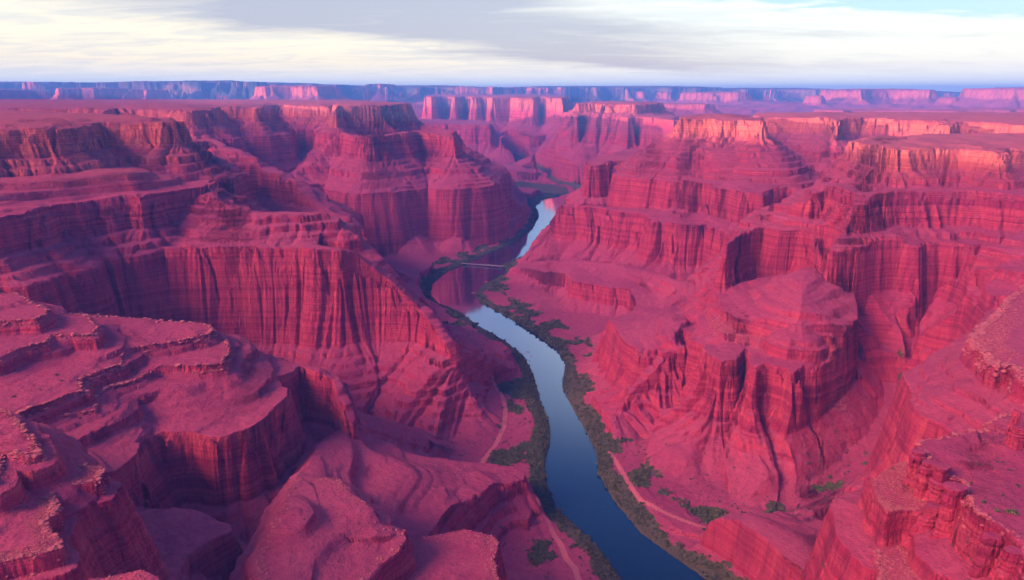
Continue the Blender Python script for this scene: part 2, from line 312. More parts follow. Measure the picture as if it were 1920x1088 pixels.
# foreground left mesa and its ledges
layer('near_left_mesa', [(190, 886, 216), (215, 884, 214), (244, 864, 210), (272, 826, 208), (300, 812, 207), (343, 809, 206), (372, 814, 205), (400, 819, 205), (447, 806, 205), (480, 792, 205), (510, 772, 205), (546, 737, 204), (543, 722, 204), (515, 708, 205), (556, 688, 200), (583, 698, 198), (620, 714, 190), (640, 752, 170), (668, 806, 138), (700, 838, 106),
      (694, 822, 104), (668, 770, 138), (645, 720, 165), (610, 696, 188), (540, 680, 200), (480, 655, 208), (440, 640, 212), (200, 590, 215), (-300, 560, 215), (-300, 900, 215)],
      P(218, (118, 79), (5, 33)), amp=.5, inner=[(330, 720, 226), (180, 800, 226), (480, 700, 212)])
pst = lambda z: P(z, (z-6, 80), (z-7, 12), (z-14, 62), (z-34, 24), (100, 72), (5, 36))
layer('near_left_mesa', [(430, 648), (433, 662), (418, 684), (372, 689), (300, 690), (255, 711), (200, 727), (178, 744), (180, 767), (132, 777), (80, 794), (58, 816), (-40, 850), (-300, 900), (-300, 560), (200, 592), (340, 606), (398, 612)], pst(244), amp=.25, s=.7)
layer('near_left_mesa', [(392, 609), (402, 622), (382, 631), (335, 640), (242, 655), (230, 668), (226, 682), (160, 704), (150, 715), (154, 729), (100, 750), (45, 770), (-60, 810), (-300, 860), (-300, 560), (150, 592), (330, 605)], pst(262), amp=.25, s=.7)
layer('near_left_mesa', [(184, 611), (176, 626), (102, 628), (86, 640), (32, 654), (0, 668), (-200, 720), (-200, 540), (0, 560), (90, 584), (160, 590)], pst(290), amp=.25, s=.7)
layer('near_left_mesa', [(88, 578), (84, 590), (70, 598), (0, 602), (-200, 620), (-200, 530), (0, 545), (30, 548), (60, 566)], pst(310), amp=.25, s=.7)
layer('near_left_ledge', [(-300, 840), (0, 858), (80, 859), (130, 867), (195, 873), (204, 883), (192, 902), (150, 910), (135, 910), (106, 926), (118, 942), (112, 962), (92, 976), (104, 1000), (119, 1012), (118, 1028), (60, 1046), (0, 1056), (-300, 1110)],
      P(300, (288, 82), (286, 15), (190, 77), (165, 40), (60, 60), (5, 36)), amp=.25, s=.7, inner=[(-100, 940, 306)])
layer('near_left_ledge', [(-300, 740), (0, 770), (22, 778), (38, 786), (42, 800), (62, 815), (76, 848), (50, 857), (0, 846), (-20, 900), (-300, 960)], P(326, (318, 80), (316, 10), (304, 70), (290, 30), (190, 72), (5, 40)), amp=.25, s=.6)
layer('near_left_block', [(228, 946, 192), (265, 950, 190), (310, 956, 190), (330, 951, 191), (367, 955, 190), (400, 968, 188), (424, 979, 186), (429, 992, 186), (378, 1019, 188), (348, 1036, 190), (340, 1062, 190), (322, 1110, 192), (200, 1110, 196), (190, 1000, 196)], P(198, (130, 78), (5, 36)), amp=.3, s=.7)
layer('near_left_block', [(434, 1015), (480, 1030), (533, 1046), (539, 1070), (538, 1090), (530, 1160), (400, 1160), (420, 1060)], P(135, (95, 75), (5, 33)), amp=.3, s=.7)
layer('near_left_block', [(158, 1084), (200, 1073), (262, 1067), (298, 1080), (312, 1110), (300, 1160), (140, 1160)], P(292, (270, 80), (5, 68)), amp=.2, s=.6)
# bottom-centre ledges
layer('low_centre_ledge', [(700, 816, 104), (740, 834, 92), (783, 850, 82), (850, 862, 74), (907, 868, 69), (962, 870, 66), (983, 886, 64), (981, 900, 66), (950, 906, 70), (920, 911, 76), (893, 926, 84), (857, 946, 91), (828, 972, 97), (813, 990, 101), (795, 1012, 105), (760, 1070, 110), (600, 1080, 150), (520, 1000, 150), (560, 900, 150), (600, 830, 140), (650, 800, 118)],
      P(155, (125, 35), (64, 60), (48, 78), (30, 38), (22, 74), (3, 25)), amp=.35, inner=[(700, 900, 108), (640, 870, 128), (620, 950, 128)])
layer('low_centre_ledge', [(838, 926, 56), (880, 936, 44), (975, 938, 36), (997, 958, 30), (990, 975, 30), (930, 975, 34), (870, 960, 44)], P(58, (30, 50), (16, 75), (3, 22)), amp=.25, s=.6)
layer('bottom_ledge', [(760, 1022), (790, 1007), (820, 1003), (873, 996), (926, 1007), (935, 1020), (922, 1050), (945, 1120), (960, 1400), (700, 1400), (750, 1110)], P(150, (95, 79), (5, 36)), amp=.25, s=.7)
layer('bottom_ledge', [(560, 885, 186), (600, 893, 190), (640, 900, 197), (661, 926, 200), (704, 956, 195), (721, 979, 190), (755, 994, 184), (768, 1015, 180), (742, 1040, 180), (708, 1056, 182), (684, 1088, 184), (640, 1200, 186), (480, 1200, 190), (480, 1040, 200), (520, 960, 215)], P(206, (180, 40), (95, 74), (5, 36)), amp=.3, s=.8)
# valley islands and farther mesas
layer('valley_bench', [(905, 313), (950, 320), (1004, 325), (1010, 317), (980, 309), (925, 306)], P(70, (35, 75), (0, 25)), s=1.2, amp=.5)
layer('valley_bench', [(945, 356), (960, 363), (990, 364), (1015, 358), (1000, 352), (955, 350)], P(40, (20, 70), (0, 22)), s=1.2, amp=.5)
layer('valley_mesa', [(690, 231), (780, 232), (850, 233.5), (914, 234.5), (922, 232), (905, 226), (700, 222)], P(312, (140, 78), (0, 32)), s=2.2, amp=.7)
layer('valley_mesa', [(942, 257), (980, 255), (1015, 254), (1055, 250), (1060, 244), (950, 246)], P(222, (120, 76), (0, 28)), s=2, amp=.7)
layer('lit_mesa', [(1090, 194.6), (1130, 195.8), (1160, 195.9), (1190, 196.4), (1222, 195.8), (1240, 194.6), (1225, 191.5), (1110, 191.5)], P(515, (470, 78), (430, 34), (265, 60), (180, 32), (0, 30)), s=2.2, rise=5)
layer('lit_mesa', [(1066, 212), (1080, 216.5), (1120, 214.5), (1166, 215.5), (1180, 221), (1196, 219), (1226, 222), (1262, 227), (1268, 219), (1250, 208), (1200, 203), (1072, 204)], P(440, (268, 78), (225, 30), (178, 74), (0, 29)), s=2, amp=1)
layer('lit_cliff_mesa', [(800, 182.1), (812, 182.2), (820, 181.3), (826, 179.8), (840, 180), (853, 183.1), (861, 183), (868, 181), (876, 181.3), (884, 183), (894, 183), (902, 181.6), (925, 183.6), (960, 183.4), (998, 184.2), (1008, 181.4), (1018, 181.6), (1030, 184), (1052, 184.8), (1062, 183), (1060, 178), (800, 177.5)],
      P(540, (305, 79), (120, 30), (90, 60), (0, 28)), s=2.6, amp=.7)
layer('right_plateau', [(1412, 217), (1440, 220), (1500, 221.5), (1556, 223.5), (1573, 229), (1580, 222.5), (1620, 221.5), (1700, 226), (1760, 231), (1776, 237), (1786, 228.5), (1812, 228.5), (1840, 232), (2100, 243), (2300, 240), (2300, 213), (1430, 212.5)],
      P(500, (446, 79), (405, 30), (392, 74), (350, 30), (235, 78), (20, 33)), s=1.5, rise=5)
# far country: a broad platform with mesas on it
def far_mesa(name, px0, px1, ytop, D, depth, base, cl=.55, s=4, amp=.8, step=0):
    t = (172-ytop)/FPX/cp/cp; top = CAM_Z+D*t; xs0 = (px0-960)/FPX*D; xs1 = (px1-960)/FPX*D
    n = max(3, int((px1-px0)/22)); r = random.Random(int(px0*7+D)); pts = []
    for i in range(n+1):
        pts.append((xs0+(xs1-xs0)*i/n, D+(r.random()-.3)*depth*.5, top, 'w'))
    pts += [(xs1+depth*.1, D+depth, top, 'w'), (xs0-depth*.1, D+depth, top, 'w')]
    zc = top-(top-base)*cl
    layer(name, pts, P(top, (zc, 74), (base, 27)), s=s, amp=amp)
far_mesa('far_mesa', 124, 203, 167, 8900, 800, 440)
far_mesa('far_mesa', 246, 262, 177, 9100, 300, 440)
far_mesa('far_mesa', 266, 296, 169.5, 9100, 500, 440)
far_mesa('far_mesa', 488, 602, 163.5, 8800, 700, 430, cl=.45)
far_mesa('far_mesa', 694, 722, 160, 11800, 900, 480)
far_mesa('far_mesa', -40, 8, 169, 9200, 900, 440)
far_mesa('far_mesa', 990, 1003, 166, 12500, 400, 430, s=5)
far_mesa('far_mesa', 1006, 1028, 166, 12500, 700, 430, s=5)
far_mesa('far_mesa', 1120, 1150, 168, 14500, 700, 430, s=5)
far_mesa('far_mesa', 1178, 1200, 172, 13000, 500, 400)
far_mesa('far_mesa', 1305, 1392, 173.5, 11500, 900, 380)
far_mesa('far_mesa', 1236, 1258, 173, 13000, 400, 380)
far_mesa('far_mesa', 1512, 1530, 178.5, 10500, 400, 370)
far_mesa('far_mesa', 1592, 1738, 169, 10500, 1100, 360, cl=.42, amp=1.1)
far_mesa('far_mesa', 1755, 1780, 181, 10000, 300, 380)
far_mesa('far_mesa', 1888, 1990, 167, 9000, 1200, 400, cl=.5)
far_mesa('far_mesa', 1565, 1700, 203, 6200, 500, 400, cl=.5, s=2.5)
far_mesa('far_mesa', 1735, 1850, 204, 5800, 500, 400, cl=.5, s=2.5)
far_mesa('far_mesa', 1880, 2100, 203, 6000, 800, 400, cl=.5, s=2.5)
far_mesa('far_mesa', 1255, 1330, 193, 7500, 700, 400, cl=.5, s=2.5)
far_mesa('far_escarpment', -300, 700, 169.5, 12500, 2600, 440, cl=.5, s=9, amp=1.6)
far_mesa('far_escarpment', 690, 960, 167, 13200, 2600, 440, cl=.5, s=9, amp=1.6)
far_mesa('far_escarpment', 955, 1320, 165.5, 13200, 2600, 400, cl=.6, s=9, amp=1.6)
far_mesa('far_escarpment', 1300, 1570, 168.5, 13800, 2600, 400, cl=.6, s=9, amp=1.6)
far_mesa('far_escarpment', 1600, 2300, 174, 14200, 2600, 400, cl=.6, s=9, amp=1.6)
far_mesa('far_hills', 160, 470, 157.5, 10400, 3000, 500, cl=.3, s=14, amp=2.4)
far_mesa('far_hills', 330, 620, 161, 10800, 3000, 500, cl=.3, s=14, amp=2.4)
far_mesa('far_hills', -400, 140, 159, 10600, 3000, 500, cl=.3, s=14, amp=2.2)
far_mesa('far_hills', 600, 900, 165.5, 11500, 3000, 500, cl=.3, s=14, amp=2.2)

# ------------------------------------------------------------------ river and side stream
RL = [(1230, 1250), (1172, 1090), (1128, 1030), (1098, 1000), (1046, 952), (1026, 905), (1024, 870), (1034, 830), (1032, 795), (1012, 745), (1003, 705), (985, 670), (950, 640), (900, 612), (862, 584), (822, 570), (808, 552), (812, 532),
      (835, 512), (868, 497), (905, 481), (940, 466), (975, 450), (1000, 428), (1012, 405), (1004, 388), (1012, 374), (1045, 368), (1068, 362), (1062, 352), (1020, 342), (1010, 330), (1018, 326), (990, 318), (960, 300), (948, 292)]
RR = [(952, 290), (970, 298), (1000, 312), (1026, 325), (1024, 334), (1040, 342), (1078, 350), (1084, 362), (1060, 376), (1046, 392), (1044, 408), (1032, 438), (1006, 470), (968, 486), (940, 497), (950, 512), (905, 535), (888, 552), (898, 568), (942, 590), (990, 620), (1040, 655), (1058, 682), (1052, 728), (1075, 772),
      (1098, 812), (1116, 850), (1120, 890), (1150, 942), (1200, 1002), (1270, 1052), (1338, 1100), (1480, 1250)]
RIVER = np.array([at(px, py, 0.) for px, py in RL+RR])
STREAM = np.array([at(*p) for p in [(1322, 965, 4), (1385, 968, 6), (1470, 950, 9), (1545, 915, 14), (1600, 880, 22), (1650, 835, 38), (1688, 775, 60), (1684, 720, 90), (1680, 660, 140), (1700, 620, 175)]])

def height(x, y, det=True):
    x = x.astype(np.float64); y = y.astype(np.float64)
    shp = x.shape; x = x.ravel(); y = y.ravel(); D = np.hypot(x, y)
    n = fbm(x/240, y/240, 3, 60); n2 = fbm(x/38, y/38, 3, 66)
    z = 7+n*5+n2*1.6+.35*fbm(x/7, y/7, 2, 70)
    # the broad platform far out, cut by the river's own valley
    cor = np.abs(x-(100+.02*y))
    z = z+sst(D, 7600, 10500)*(390+n*35+fbm(x/1400, y/1400, 4, 77)*90)
    side = sst(x-.30*y, 0, 500)*sst(y, 3000, 4200)
    z = np.maximum(z, side*(360+fbm(x/500, y/500, 4, 79)*60)*sst(D, 3300, 4600))
    owner = np.zeros(x.shape, np.int16); rd = np.full(x.shape, 1e9)
    for i, L in enumerate(LAYERS):
        V = L['v']; reach = L['prof'][1][-1]+70*L['s']
        x0, x1, y0, y1 = V[:, 0].min()-reach, V[:, 0].max()+reach, V[:, 1].min()-reach, V[:, 1].max()+reach
        m = np.nonzero((x > x0) & (x < x1) & (y > y0) & (y < y1))[0]
        if not len(m): continue
        zl, d, sd = eval_layer(L, x[m], y[m], det)
        a = z[m]; k = 5.*min(L['s'], 3); h = np.maximum(k-np.abs(a-zl), 0)/k
        new = np.maximum(a, zl)+h*h*k*.25
        own = zl > a
        owner[m[own]] = i+1; rd[m] = np.where(own, d, rd[m]); z[m] = new
    z = z+sst(z, 45, 80)*sst(D, 4000, 2500)*(2.4*fbm(x/52, y/52, 3, 130)+.7*fbm(x/14, y/14, 2, 133))
    # small ledges of harder rock along the slopes
    warp = fbm(x/160, y/160, 2, 90)*9
    for st, off, kk in ((17., 3, .42), (6.5, 0, .36), (2.3, 0, .5)):
        zz = (z+warp+off)/st; fr = zz-np.floor(zz); q = fr+ (sst(fr, .30, .70)-fr)
        mask = sst(fbm(x/90, y/90+st, 2, 95+int(st)), -.35, .2)*np.minimum(kk*(1+.9*sst(z, 290, 340)), .85)*sst(z, 16, 40)
        if st < 10: mask = mask*(sst(D, 2600, 1200) if st > 5 else sst(D, 1150, 850)*sst(z, 130, 160))
        z = z+(q-fr)*st*mask
    # keep the river corridor and the side stream open
    rs, _, _, _ = seg_dist(x, y, RIVER)
    rs = rs+4*fbm(x/30, y/30, 3, 101)*sst(np.abs(rs), 0, 40)+2.2*fbm(x/9, y/9, 2, 103)
    lim = 2.6+np.clip(rs-6, 0, None)*.30+np.clip(rs-38, 0, None)*7
    z = np.minimum(z, lim+ (D > 8500)*1e4)
    ss, szz, _, _ = seg_dist(x, y, STREAM, closed=False)
    ss = ss+5*fbm(x/30, y/30, 3, 110)
    lim = szz+np.clip(ss-9, 0, None)*.25+np.clip(ss-26, 0, None)*.8+np.clip(ss-75, 0, None)*7+n2*1.5
    z = np.minimum(z, lim)
    z = np.where(rs < 3.5, np.minimum(z, -5+np.clip(rs, -1, 3.5)*2.0), z)
    return z.reshape(shp), owner.reshape(shp), rd.reshape(shp), rs.reshape(shp), ss.reshape(shp)

def height_chunks(x, y, det=True, n=400000):
    shp = x.shape; x = x.ravel(); y = y.ravel(); out = []
    for i in range(0, len(x), n): out.append(height(x[i:i+n], y[i:i+n], det))
    return [np.concatenate([o[k] for o in out]).reshape(shp) for k in range(5)]

# ------------------------------------------------------------------ materials
def new_mat(name):
    m = bpy.data.materials.new(name); m.use_nodes = True; t = m.node_tree
    b = t.nodes['Principled BSDF']; b.inputs['Roughness'].default_value = .92
    b.inputs['Specular IOR Level'].default_value = .15
    return m, t, b
def rock_material(name='canyon_rock', near=1.):
    m, t, b = new_mat(name)
    geo = t.nodes.new('ShaderNodeNewGeometry'); pos = geo.outputs['Position']
    s3 = t.nodes.new('ShaderNodeSeparateXYZ'); t.links.new(geo.outputs['Normal'], s3.inputs[0])
    NZ = E(t, s3.outputs[2])
    p3 = t.nodes.new('ShaderNodeSeparateXYZ'); t.links.new(pos, p3.inputs[0]); PZ = E(t, p3.outputs[2])
    strata = noise(t, mapping(t, pos, (.0011, .0011, .085)), 1, 5, .65, .25)
    strata2 = noise(t, mapping(t, pos, (.004, .004, .42)), 1, 4, .7, .4)
    streak = noise(t, mapping(t, pos, (.05, .05, .0045)), 1, 6, .62, .6)
    streak2 = noise(t, mapping(t, pos, (.33, .33, .022)), 1, 3, .6, .3)
    big = noise(t, pos, .004, 4, .6)
    grit = noise(t, pos, .9, 3, .7)
    mid = noise(t, pos, .11, 5, .65)
    cliff = NZ.step(.80, .52)
    dust = cmix(t, (big*.5+mid*.5).step(.35, .65), (.375, .050, .122), (.50, .088, .156))
    dust = cmix(t, (grit-.5).step(.05, .2)*mid.step(.4, .65)*.22, dust, (.22, .05, .085))
    dust = cmix(t, strata2.step(.5, .64)*(PZ.step(20, 80)*.4)*NZ.step(.97, .85), dust, (.36, .06, .07))
    wall = cmix(t, strata.step(.30, .70)*.7+big*.3, (.38, .024, .088), (.60, .062, .112))
    wall = cmix(t, strata2.step(.48, .62)*(PZ.step(290, 345)*.35+.32), wall, (.24, .016, .06))
    wall = cmix(t, strata2.step(.42, .34)*(PZ.step(290, 345)*.5+.18), wall, (.74, .17, .14))
    band = noise(t, mapping(t, pos, (.0016, .0016, .16)), 1, 3, .7, .3)
    wall = cmix(t, band.step(.50, .56)*.30, wall, (.68, .115, .155))
    wall = cmix(t, band.step(.44, .40)*.34, wall, (.24, .018, .06))
    wall = cmix(t, streak.step(.50, .66)*.42, wall, (.13, .012, .06))
    wall = cmix(t, streak2.step(.54, .68)*.28, wall, (.25, .035, .06))
    wall = cmix(t, streak.step(.44, .34)*.22, wall, (.78, .16, .13))
    top = (PZ+(big-.5)*60).step(405, 470)  # orange of sunlit caps put into the high rock's colour
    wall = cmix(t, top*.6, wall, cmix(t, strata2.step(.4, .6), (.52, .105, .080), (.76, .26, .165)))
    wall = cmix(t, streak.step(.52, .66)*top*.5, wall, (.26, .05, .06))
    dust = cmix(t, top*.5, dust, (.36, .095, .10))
    dust = cmix(t, band.step(.47, .56)*PZ.step(250, 330)*.6*NZ.step(.995, .94), dust, (.30, .040, .075))
    c = cmix(t, cliff, dust, wall)
    at_ = t.nodes.new('ShaderNodeAttribute'); at_.attribute_name = 'veg'
    sv = t.nodes.new('ShaderNodeSeparateColor'); t.links.new(at_.outputs['Color'], sv.inputs[0])
    veg, path, scrub = (E(t, sv.outputs[i]) for i in range(3))
    vn = noise(t, pos, .06, 5, .7)
    c = cmix(t, (veg+(vn-.5)*1.3).step(.42, .62), c, cmix(t, grit.step(.3, .7), (.06, .075, .035), (.17, .13, .075)))
    spots = noise(t, pos, .45, 2, .5)
    c = cmix(t, (spots-.66+scrub*.16).step(.0, .05)*.8, c, (.07, .06, .045))
    c = cmix(t, (path+(mid-.5)*.5).step(.45, .6), c, (.62, .165, .19))
    t.links.new(c, b.inputs['Base Color'])
    h = streak*(cliff*3.2)+streak2*(cliff*1.0)+strata2*.7+mid*1.3+grit*.25
    bp = t.nodes.new('ShaderNodeBump'); bp.inputs['Distance'].default_value = 3.2; bp.inputs['Strength'].default_value = .9
    t.links.new(h.s, bp.inputs['Height']); t.links.new(bp.outputs[0], b.inputs['Normal'])
    return m
ROCK = rock_material()
FARM, t_, b_ = new_mat('cloud_shaded_far_slopes')          # cloud shade on the far plateaus, put into a darker colour
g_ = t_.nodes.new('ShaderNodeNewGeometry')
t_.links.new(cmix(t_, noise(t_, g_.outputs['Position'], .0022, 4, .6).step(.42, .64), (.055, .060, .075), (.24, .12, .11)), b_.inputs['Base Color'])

# ------------------------------------------------------------------ terrain mesh (finer where walls stand)
NC, NR = 1760, 1560
AZ0, AZ1 = math.radians(-54), math.radians(54)
R0_, R1_ = 200., 17800.
ca = np.linspace(AZ0, AZ1, 350); lr = np.linspace(math.log(R0_), math.log(R1_), 2300)
A_, L_ = np.meshgrid(ca, lr); Rr = np.exp(L_)
zc = height_chunks(np.sin(A_)*Rr, np.cos(A_)*Rr, False)[0]
dl = lr[1]-lr[0]
dz = np.abs(np.diff(zc, axis=0))/Rr[:-1]
dens = .30*dl+dz*np.where(Rr[:-1] < 9000, 1., .8)+.10*dl*(Rr[:-1] < 1600)
kern = np.hanning(17); kern /= kern.sum()
dens = np.apply_along_axis(lambda a: np.convolve(np.pad(a, 8, 'edge'), kern, 'valid'), 1, dens)
kern = np.hanning(9); kern /= kern.sum()
dens = np.apply_along_axis(lambda a: np.convolve(np.pad(a, 4, 'edge'), kern, 'valid'), 0, dens)
cum = np.concatenate([np.zeros((1, dens.shape[1])), np.cumsum(dens, 0)]); cum /= cum[-1]
q = np.linspace(0, 1, NR)
rows = np.stack([np.interp(q, cum[:, j], lr) for j in range(cum.shape[1])], 1)
fa = np.linspace(AZ0, AZ1, NC)
RG = np.exp(np.stack([np.interp(fa, ca, rows[i]) for i in range(NR)]))
XX = np.sin(fa)[None]*RG; YY = np.cos(fa)[None]*RG
ZZ, OW, RD, RS, SS = height_chunks(XX, YY)
# riverside green, dirt track and scrub masks, kept as a mesh attribute
PATH1 = np.array([at(px, py, 8) for px, py in [(892, 690), (915, 712), (938, 738), (948, 770), (945, 800), (930, 832), (908, 858), (895, 885)]])
PATH2 = np.array([at(px, py, 8) for px, py in [(978, 936), (1000, 962), (1028, 985), (1052, 1020), (1062, 1045), (1078, 1062), (1090, 1100), (1096, 1180)]])
PATH3 = np.array([at(px, py, 10) for px, py in [(1143, 845), (1160, 872), (1178, 905), (1200, 938), (1235, 960), (1280, 980), (1330, 995)]])
D_ = np.hypot(XX, YY)
pd = np.full(XX.shape, 1e9); near = (D_ < 1700) & (ZZ < 40)
for Pp in (PATH1, PATH2, PATH3):
    pd[near] = np.minimum(pd[near], seg_dist(XX[near], YY[near], Pp, closed=False)[0])
vegn = fbm(XX/70, YY/70, 3, 120)
bankw = 22+26*(vegn+.3)+14*fbm(XX/400, YY/400, 2, 122)
veg = sst(RS, bankw+14, bankw-6)*sst(ZZ, 26, 12)
veg = np.maximum(veg, sst(RS, 150, 60)*sst(vegn, -.15, .15)*.75*sst(ZZ, 22, 10))
veg = np.maximum(veg, sst(SS, 24, 10)*(.42+vegn*1.1))
veg = np.maximum(veg, sst(D_, 3300, 3900)*sst(ZZ, 22, 12)*sst(D_, 8600, 7000)*(.75+vegn*.5))
pathm = sst(pd, 6.5, 2.5)*.8
scrub = sst(ZZ, 20, 11)*.45*(.6+fbm(XX/120, YY/120, 2, 125))+.12*(ZZ > 180)
ATTR = np.stack([np.clip(veg, 0, 1)*(1-pathm), pathm, np.clip(scrub, 0, 1), np.ones_like(veg)], -1).astype(f32)

NAMES = ['canyon_floor']+[L['name'] for L in LAYERS]
uniq = []; [uniq.append(n) for n in NAMES if n not in uniq]
lut = np.array([uniq.index(n) for n in NAMES])
OWG = lut[OW]; OWG[(ZZ < 9)] = 0
# tidy single-vertex specks of ownership
fo = OWG[:-1, :-1]
LABELS = dict(
 canyon_floor='pink dusty canyon floor with the river bed, banks and side stream', left_wall='tall three tiered crimson canyon wall filling the left, running down to a spur above the river',
 second_left_wall='narrow stepped ridge directly behind the tall left canyon wall', back_left_plateau='long flat topped violet plateau along the left skyline',
 centre_left_mesa='stepped purple mesa standing left of the far river bend', left_bank_bench='low pink benches on the left bank below the wall',
 centre_right_mesa='broad stepped red mesa rising right of the river with an orange lit cap', front_butte='fluted butte with a pale cone shaped top, right of the near river',
 right_ridge='high crimson ridge with fluted cliffs at the right, linked to the fluted butte', right_edge_spur='gullied rock spur at the right edge above the side canyon',
 near_right_outcrop='bright red rubble covered outcrop in the bottom right corner', low_right_ledge='small reddish ledge beside the bottom right outcrop', right_slab='smooth sloping pink slab between the side stream and the bottom right outcrop',
 right_bank_bench='low ledge between the right bank and the dirt track', near_left_mesa='banded foreground mesa with stony ledges and a cracked cliff, left', near_left_ledge='near rubble capped ledge in the bottom left corner',
 near_left_block='small flat topped blocks below the bottom left ledge', low_centre_ledge='smooth pink ledge ending in an overhung cliff beside the dirt track', bottom_ledge='stony rimmed ledges at the bottom centre',
 valley_bench='low flat islands of rock in the far green valley', valley_mesa='shaded violet benches in the far valley below the lit mesas', lit_mesa='sunlit orange mesa in the middle distance just right of centre',
 lit_cliff_mesa='long sunlit cliff mesa with blue shaded alcoves in the far centre', right_plateau='flat plateau with orange lit rim along the right', far_mesa='scattered sunlit mesas far off near the horizon',
 far_escarpment='blue hazy escarpment along the horizon', far_hills='pale blue hills on the left horizon')
def grid_mesh(name, fmask):
    r, c_ = np.nonzero(fmask)
    i0 = r*NC+c_; quads = np.stack([i0, i0+1, i0+NC+1, i0+NC], 1)
    used, inv = np.unique(quads, return_inverse=True); inv = inv.reshape(quads.shape)
    me = bpy.data.meshes.new(name)
    co = np.stack([XX.ravel()[used], YY.ravel()[used], ZZ.ravel()[used]], 1).astype(f32)
    me.vertices.add(len(co)); me.vertices.foreach_set('co', co.ravel())
    me.loops.add(inv.size); me.loops.foreach_set('vertex_index', inv.ravel().astype(np.int32))
    me.polygons.add(len(inv)); me.polygons.foreach_set('loop_start', np.arange(0, inv.size, 4, dtype=np.int32))
    me.polygons.foreach_set('use_smooth', np.ones(len(inv), bool))
    me.update(calc_edges=True)
    a = me.attributes.new('veg', 'FLOAT_COLOR', 'POINT'); a.data.foreach_set('color', ATTR.reshape(-1, 4)[used].ravel())
    return me
for k, nme in enumerate(uniq):
    fm = fo == k
    if not fm.any(): continue
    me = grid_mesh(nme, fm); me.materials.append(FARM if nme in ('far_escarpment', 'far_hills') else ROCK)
    o = bpy.data.objects.new(nme, me); COL.objects.link(o); o['kind'] = 'structure'; o['label'] = LABELS[nme]
# ------------------------------------------------------------------ water
def water_material():
    m = bpy.data.materials.new('river_water'); m.use_nodes = True; t = m.node_tree; t.nodes.clear()
    geo = t.nodes.new('ShaderNodeNewGeometry')
    lw = t.nodes.new('ShaderNodeLayerWeight'); lw.inputs[0].default_value = .5
    F = E(t, lw.outputs['Facing'])                    # 1 at grazing
    rip = noise(t, mapping(t, geo.outputs['Position'], (.05, .03, 1)), 1, 4, .6)
    bp = t.nodes.new('ShaderNodeBump'); bp.inputs['Distance'].default_value = .12; bp.inputs['Strength'].default_value = .5
    t.links.new(rip.s, bp.inputs['Height'])
    gl = t.nodes.new('ShaderNodeBsdfGlossy'); gl.inputs['Roughness'].default_value = .07; gl.inputs['Color'].default_value = (.74, .88, 1, 1); t.links.new(bp.outputs[0], gl.inputs['Normal'])
    df = t.nodes.new('ShaderNodeBsdfDiffuse'); df.inputs[0].default_value = (.006, .035, .09, 1)
    mx = t.nodes.new('ShaderNodeMixShader')
    t.links.new((F.step(.36, .84)*.88+.04).s, mx.inputs[0]); t.links.new(df.outputs[0], mx.inputs[1]); t.links.new(gl.outputs[0], mx.inputs[2])
    o = t.nodes.new('ShaderNodeOutputMaterial'); t.links.new(mx.outputs[0], o.inputs[0]); return m
me = bpy.data.meshes.new('river')
me.from_pydata([(-700, 300, 0), (1300, 300, 0), (1600, 9000, 0), (-1500, 9000, 0)], [], [(0, 1, 2, 3)]); me.materials.append(water_material())
o = bpy.data.objects.new('river', me); COL.objects.link(o); o['kind'] = 'structure'; o['label'] = 'calm river winding through the canyon, mirroring pale sky and dark walls'
# the plateau behind the viewer, whose shade falls over the near canyon
def simple_mesh(name, vs, fs, mat, smooth=False):
    me = bpy.data.meshes.new(name); me.from_pydata(vs, [], fs); me.materials.append(mat)
    if smooth: me.polygons.foreach_set('use_smooth', np.ones(len(me.polygons), bool))
    o = bpy.data.objects.new(name, me); COL.objects.link(o); return o
sx, sy = math.sin(SUN_AZ), math.cos(SUN_AZ); px_, py_ = -sy, sx
vs, fs = [], []
n = 60
for i in range(n+1):
    w = -7000+14000*i/n; j = gnoise(np.array([w/900.]), np.array([.3]), 5)[0]
    top = 702+12*gnoise(np.array([w/1500.]), np.array([4.3]), 8)[0]
    for s_, z_ in ((1150+60*j, -40), (1400+120*j, 180), (1420+120*j, top), (2400, top-10), (6000, top-60), (6000, -40)):
        vs.append((sx*s_+px_*w, sy*s_+py_*w, z_))
for i in range(n):
    for k in range(5): a = i*6+k; fs.append((a, a+1, a+7, a+6))
o = simple_mesh('plateau', vs, fs, ROCK); o['kind'] = 'structure'; o['label'] = 'flat plateau behind the viewpoint shading the near canyon'

# ------------------------------------------------------------------ loose rock, bushes and small things
def tag(o, label, cat, group=None, kind=None):
    o['label'] = label; o['category'] = cat
    if group: o['group'] = group
    if kind: o['kind'] = kind
    return o
def ico(sub):
    bm = bmesh.new(); bmesh.ops.create_icosphere(bm, subdivisions=sub, radius=1)
    v = np.array([q.co[:] for q in bm.verts]); f = np.array([[q.index for q in p.verts] for p in bm.faces]); bm.free(); return v, f
IV, IF = ico(2)
def stone_verts(r):                        # blocky, chipped stone
    p = np.sign(IV)*np.abs(IV)**r.uniform(.45, .75)
    p = p*(1+.28*gnoise(IV[:, 0]*1.1+r.uniform(0, 50), IV[:, 1]*1.1+IV[:, 2]*1.7+r.uniform(0, 50), 3)[:, None])
    for _ in range(3):                     # a few broken-off faces
        n = np.array([r.gauss(0, 1) for _ in range(3)]); n /= np.linalg.norm(n); c = r.uniform(.6, .85)
        k = p@n; p = p-np.outer(np.maximum(k-c, 0), n)
    return p*np.array([r.uniform(.8, 1.3), r.uniform(.7, 1.1), r.uniform(.4, .75)])
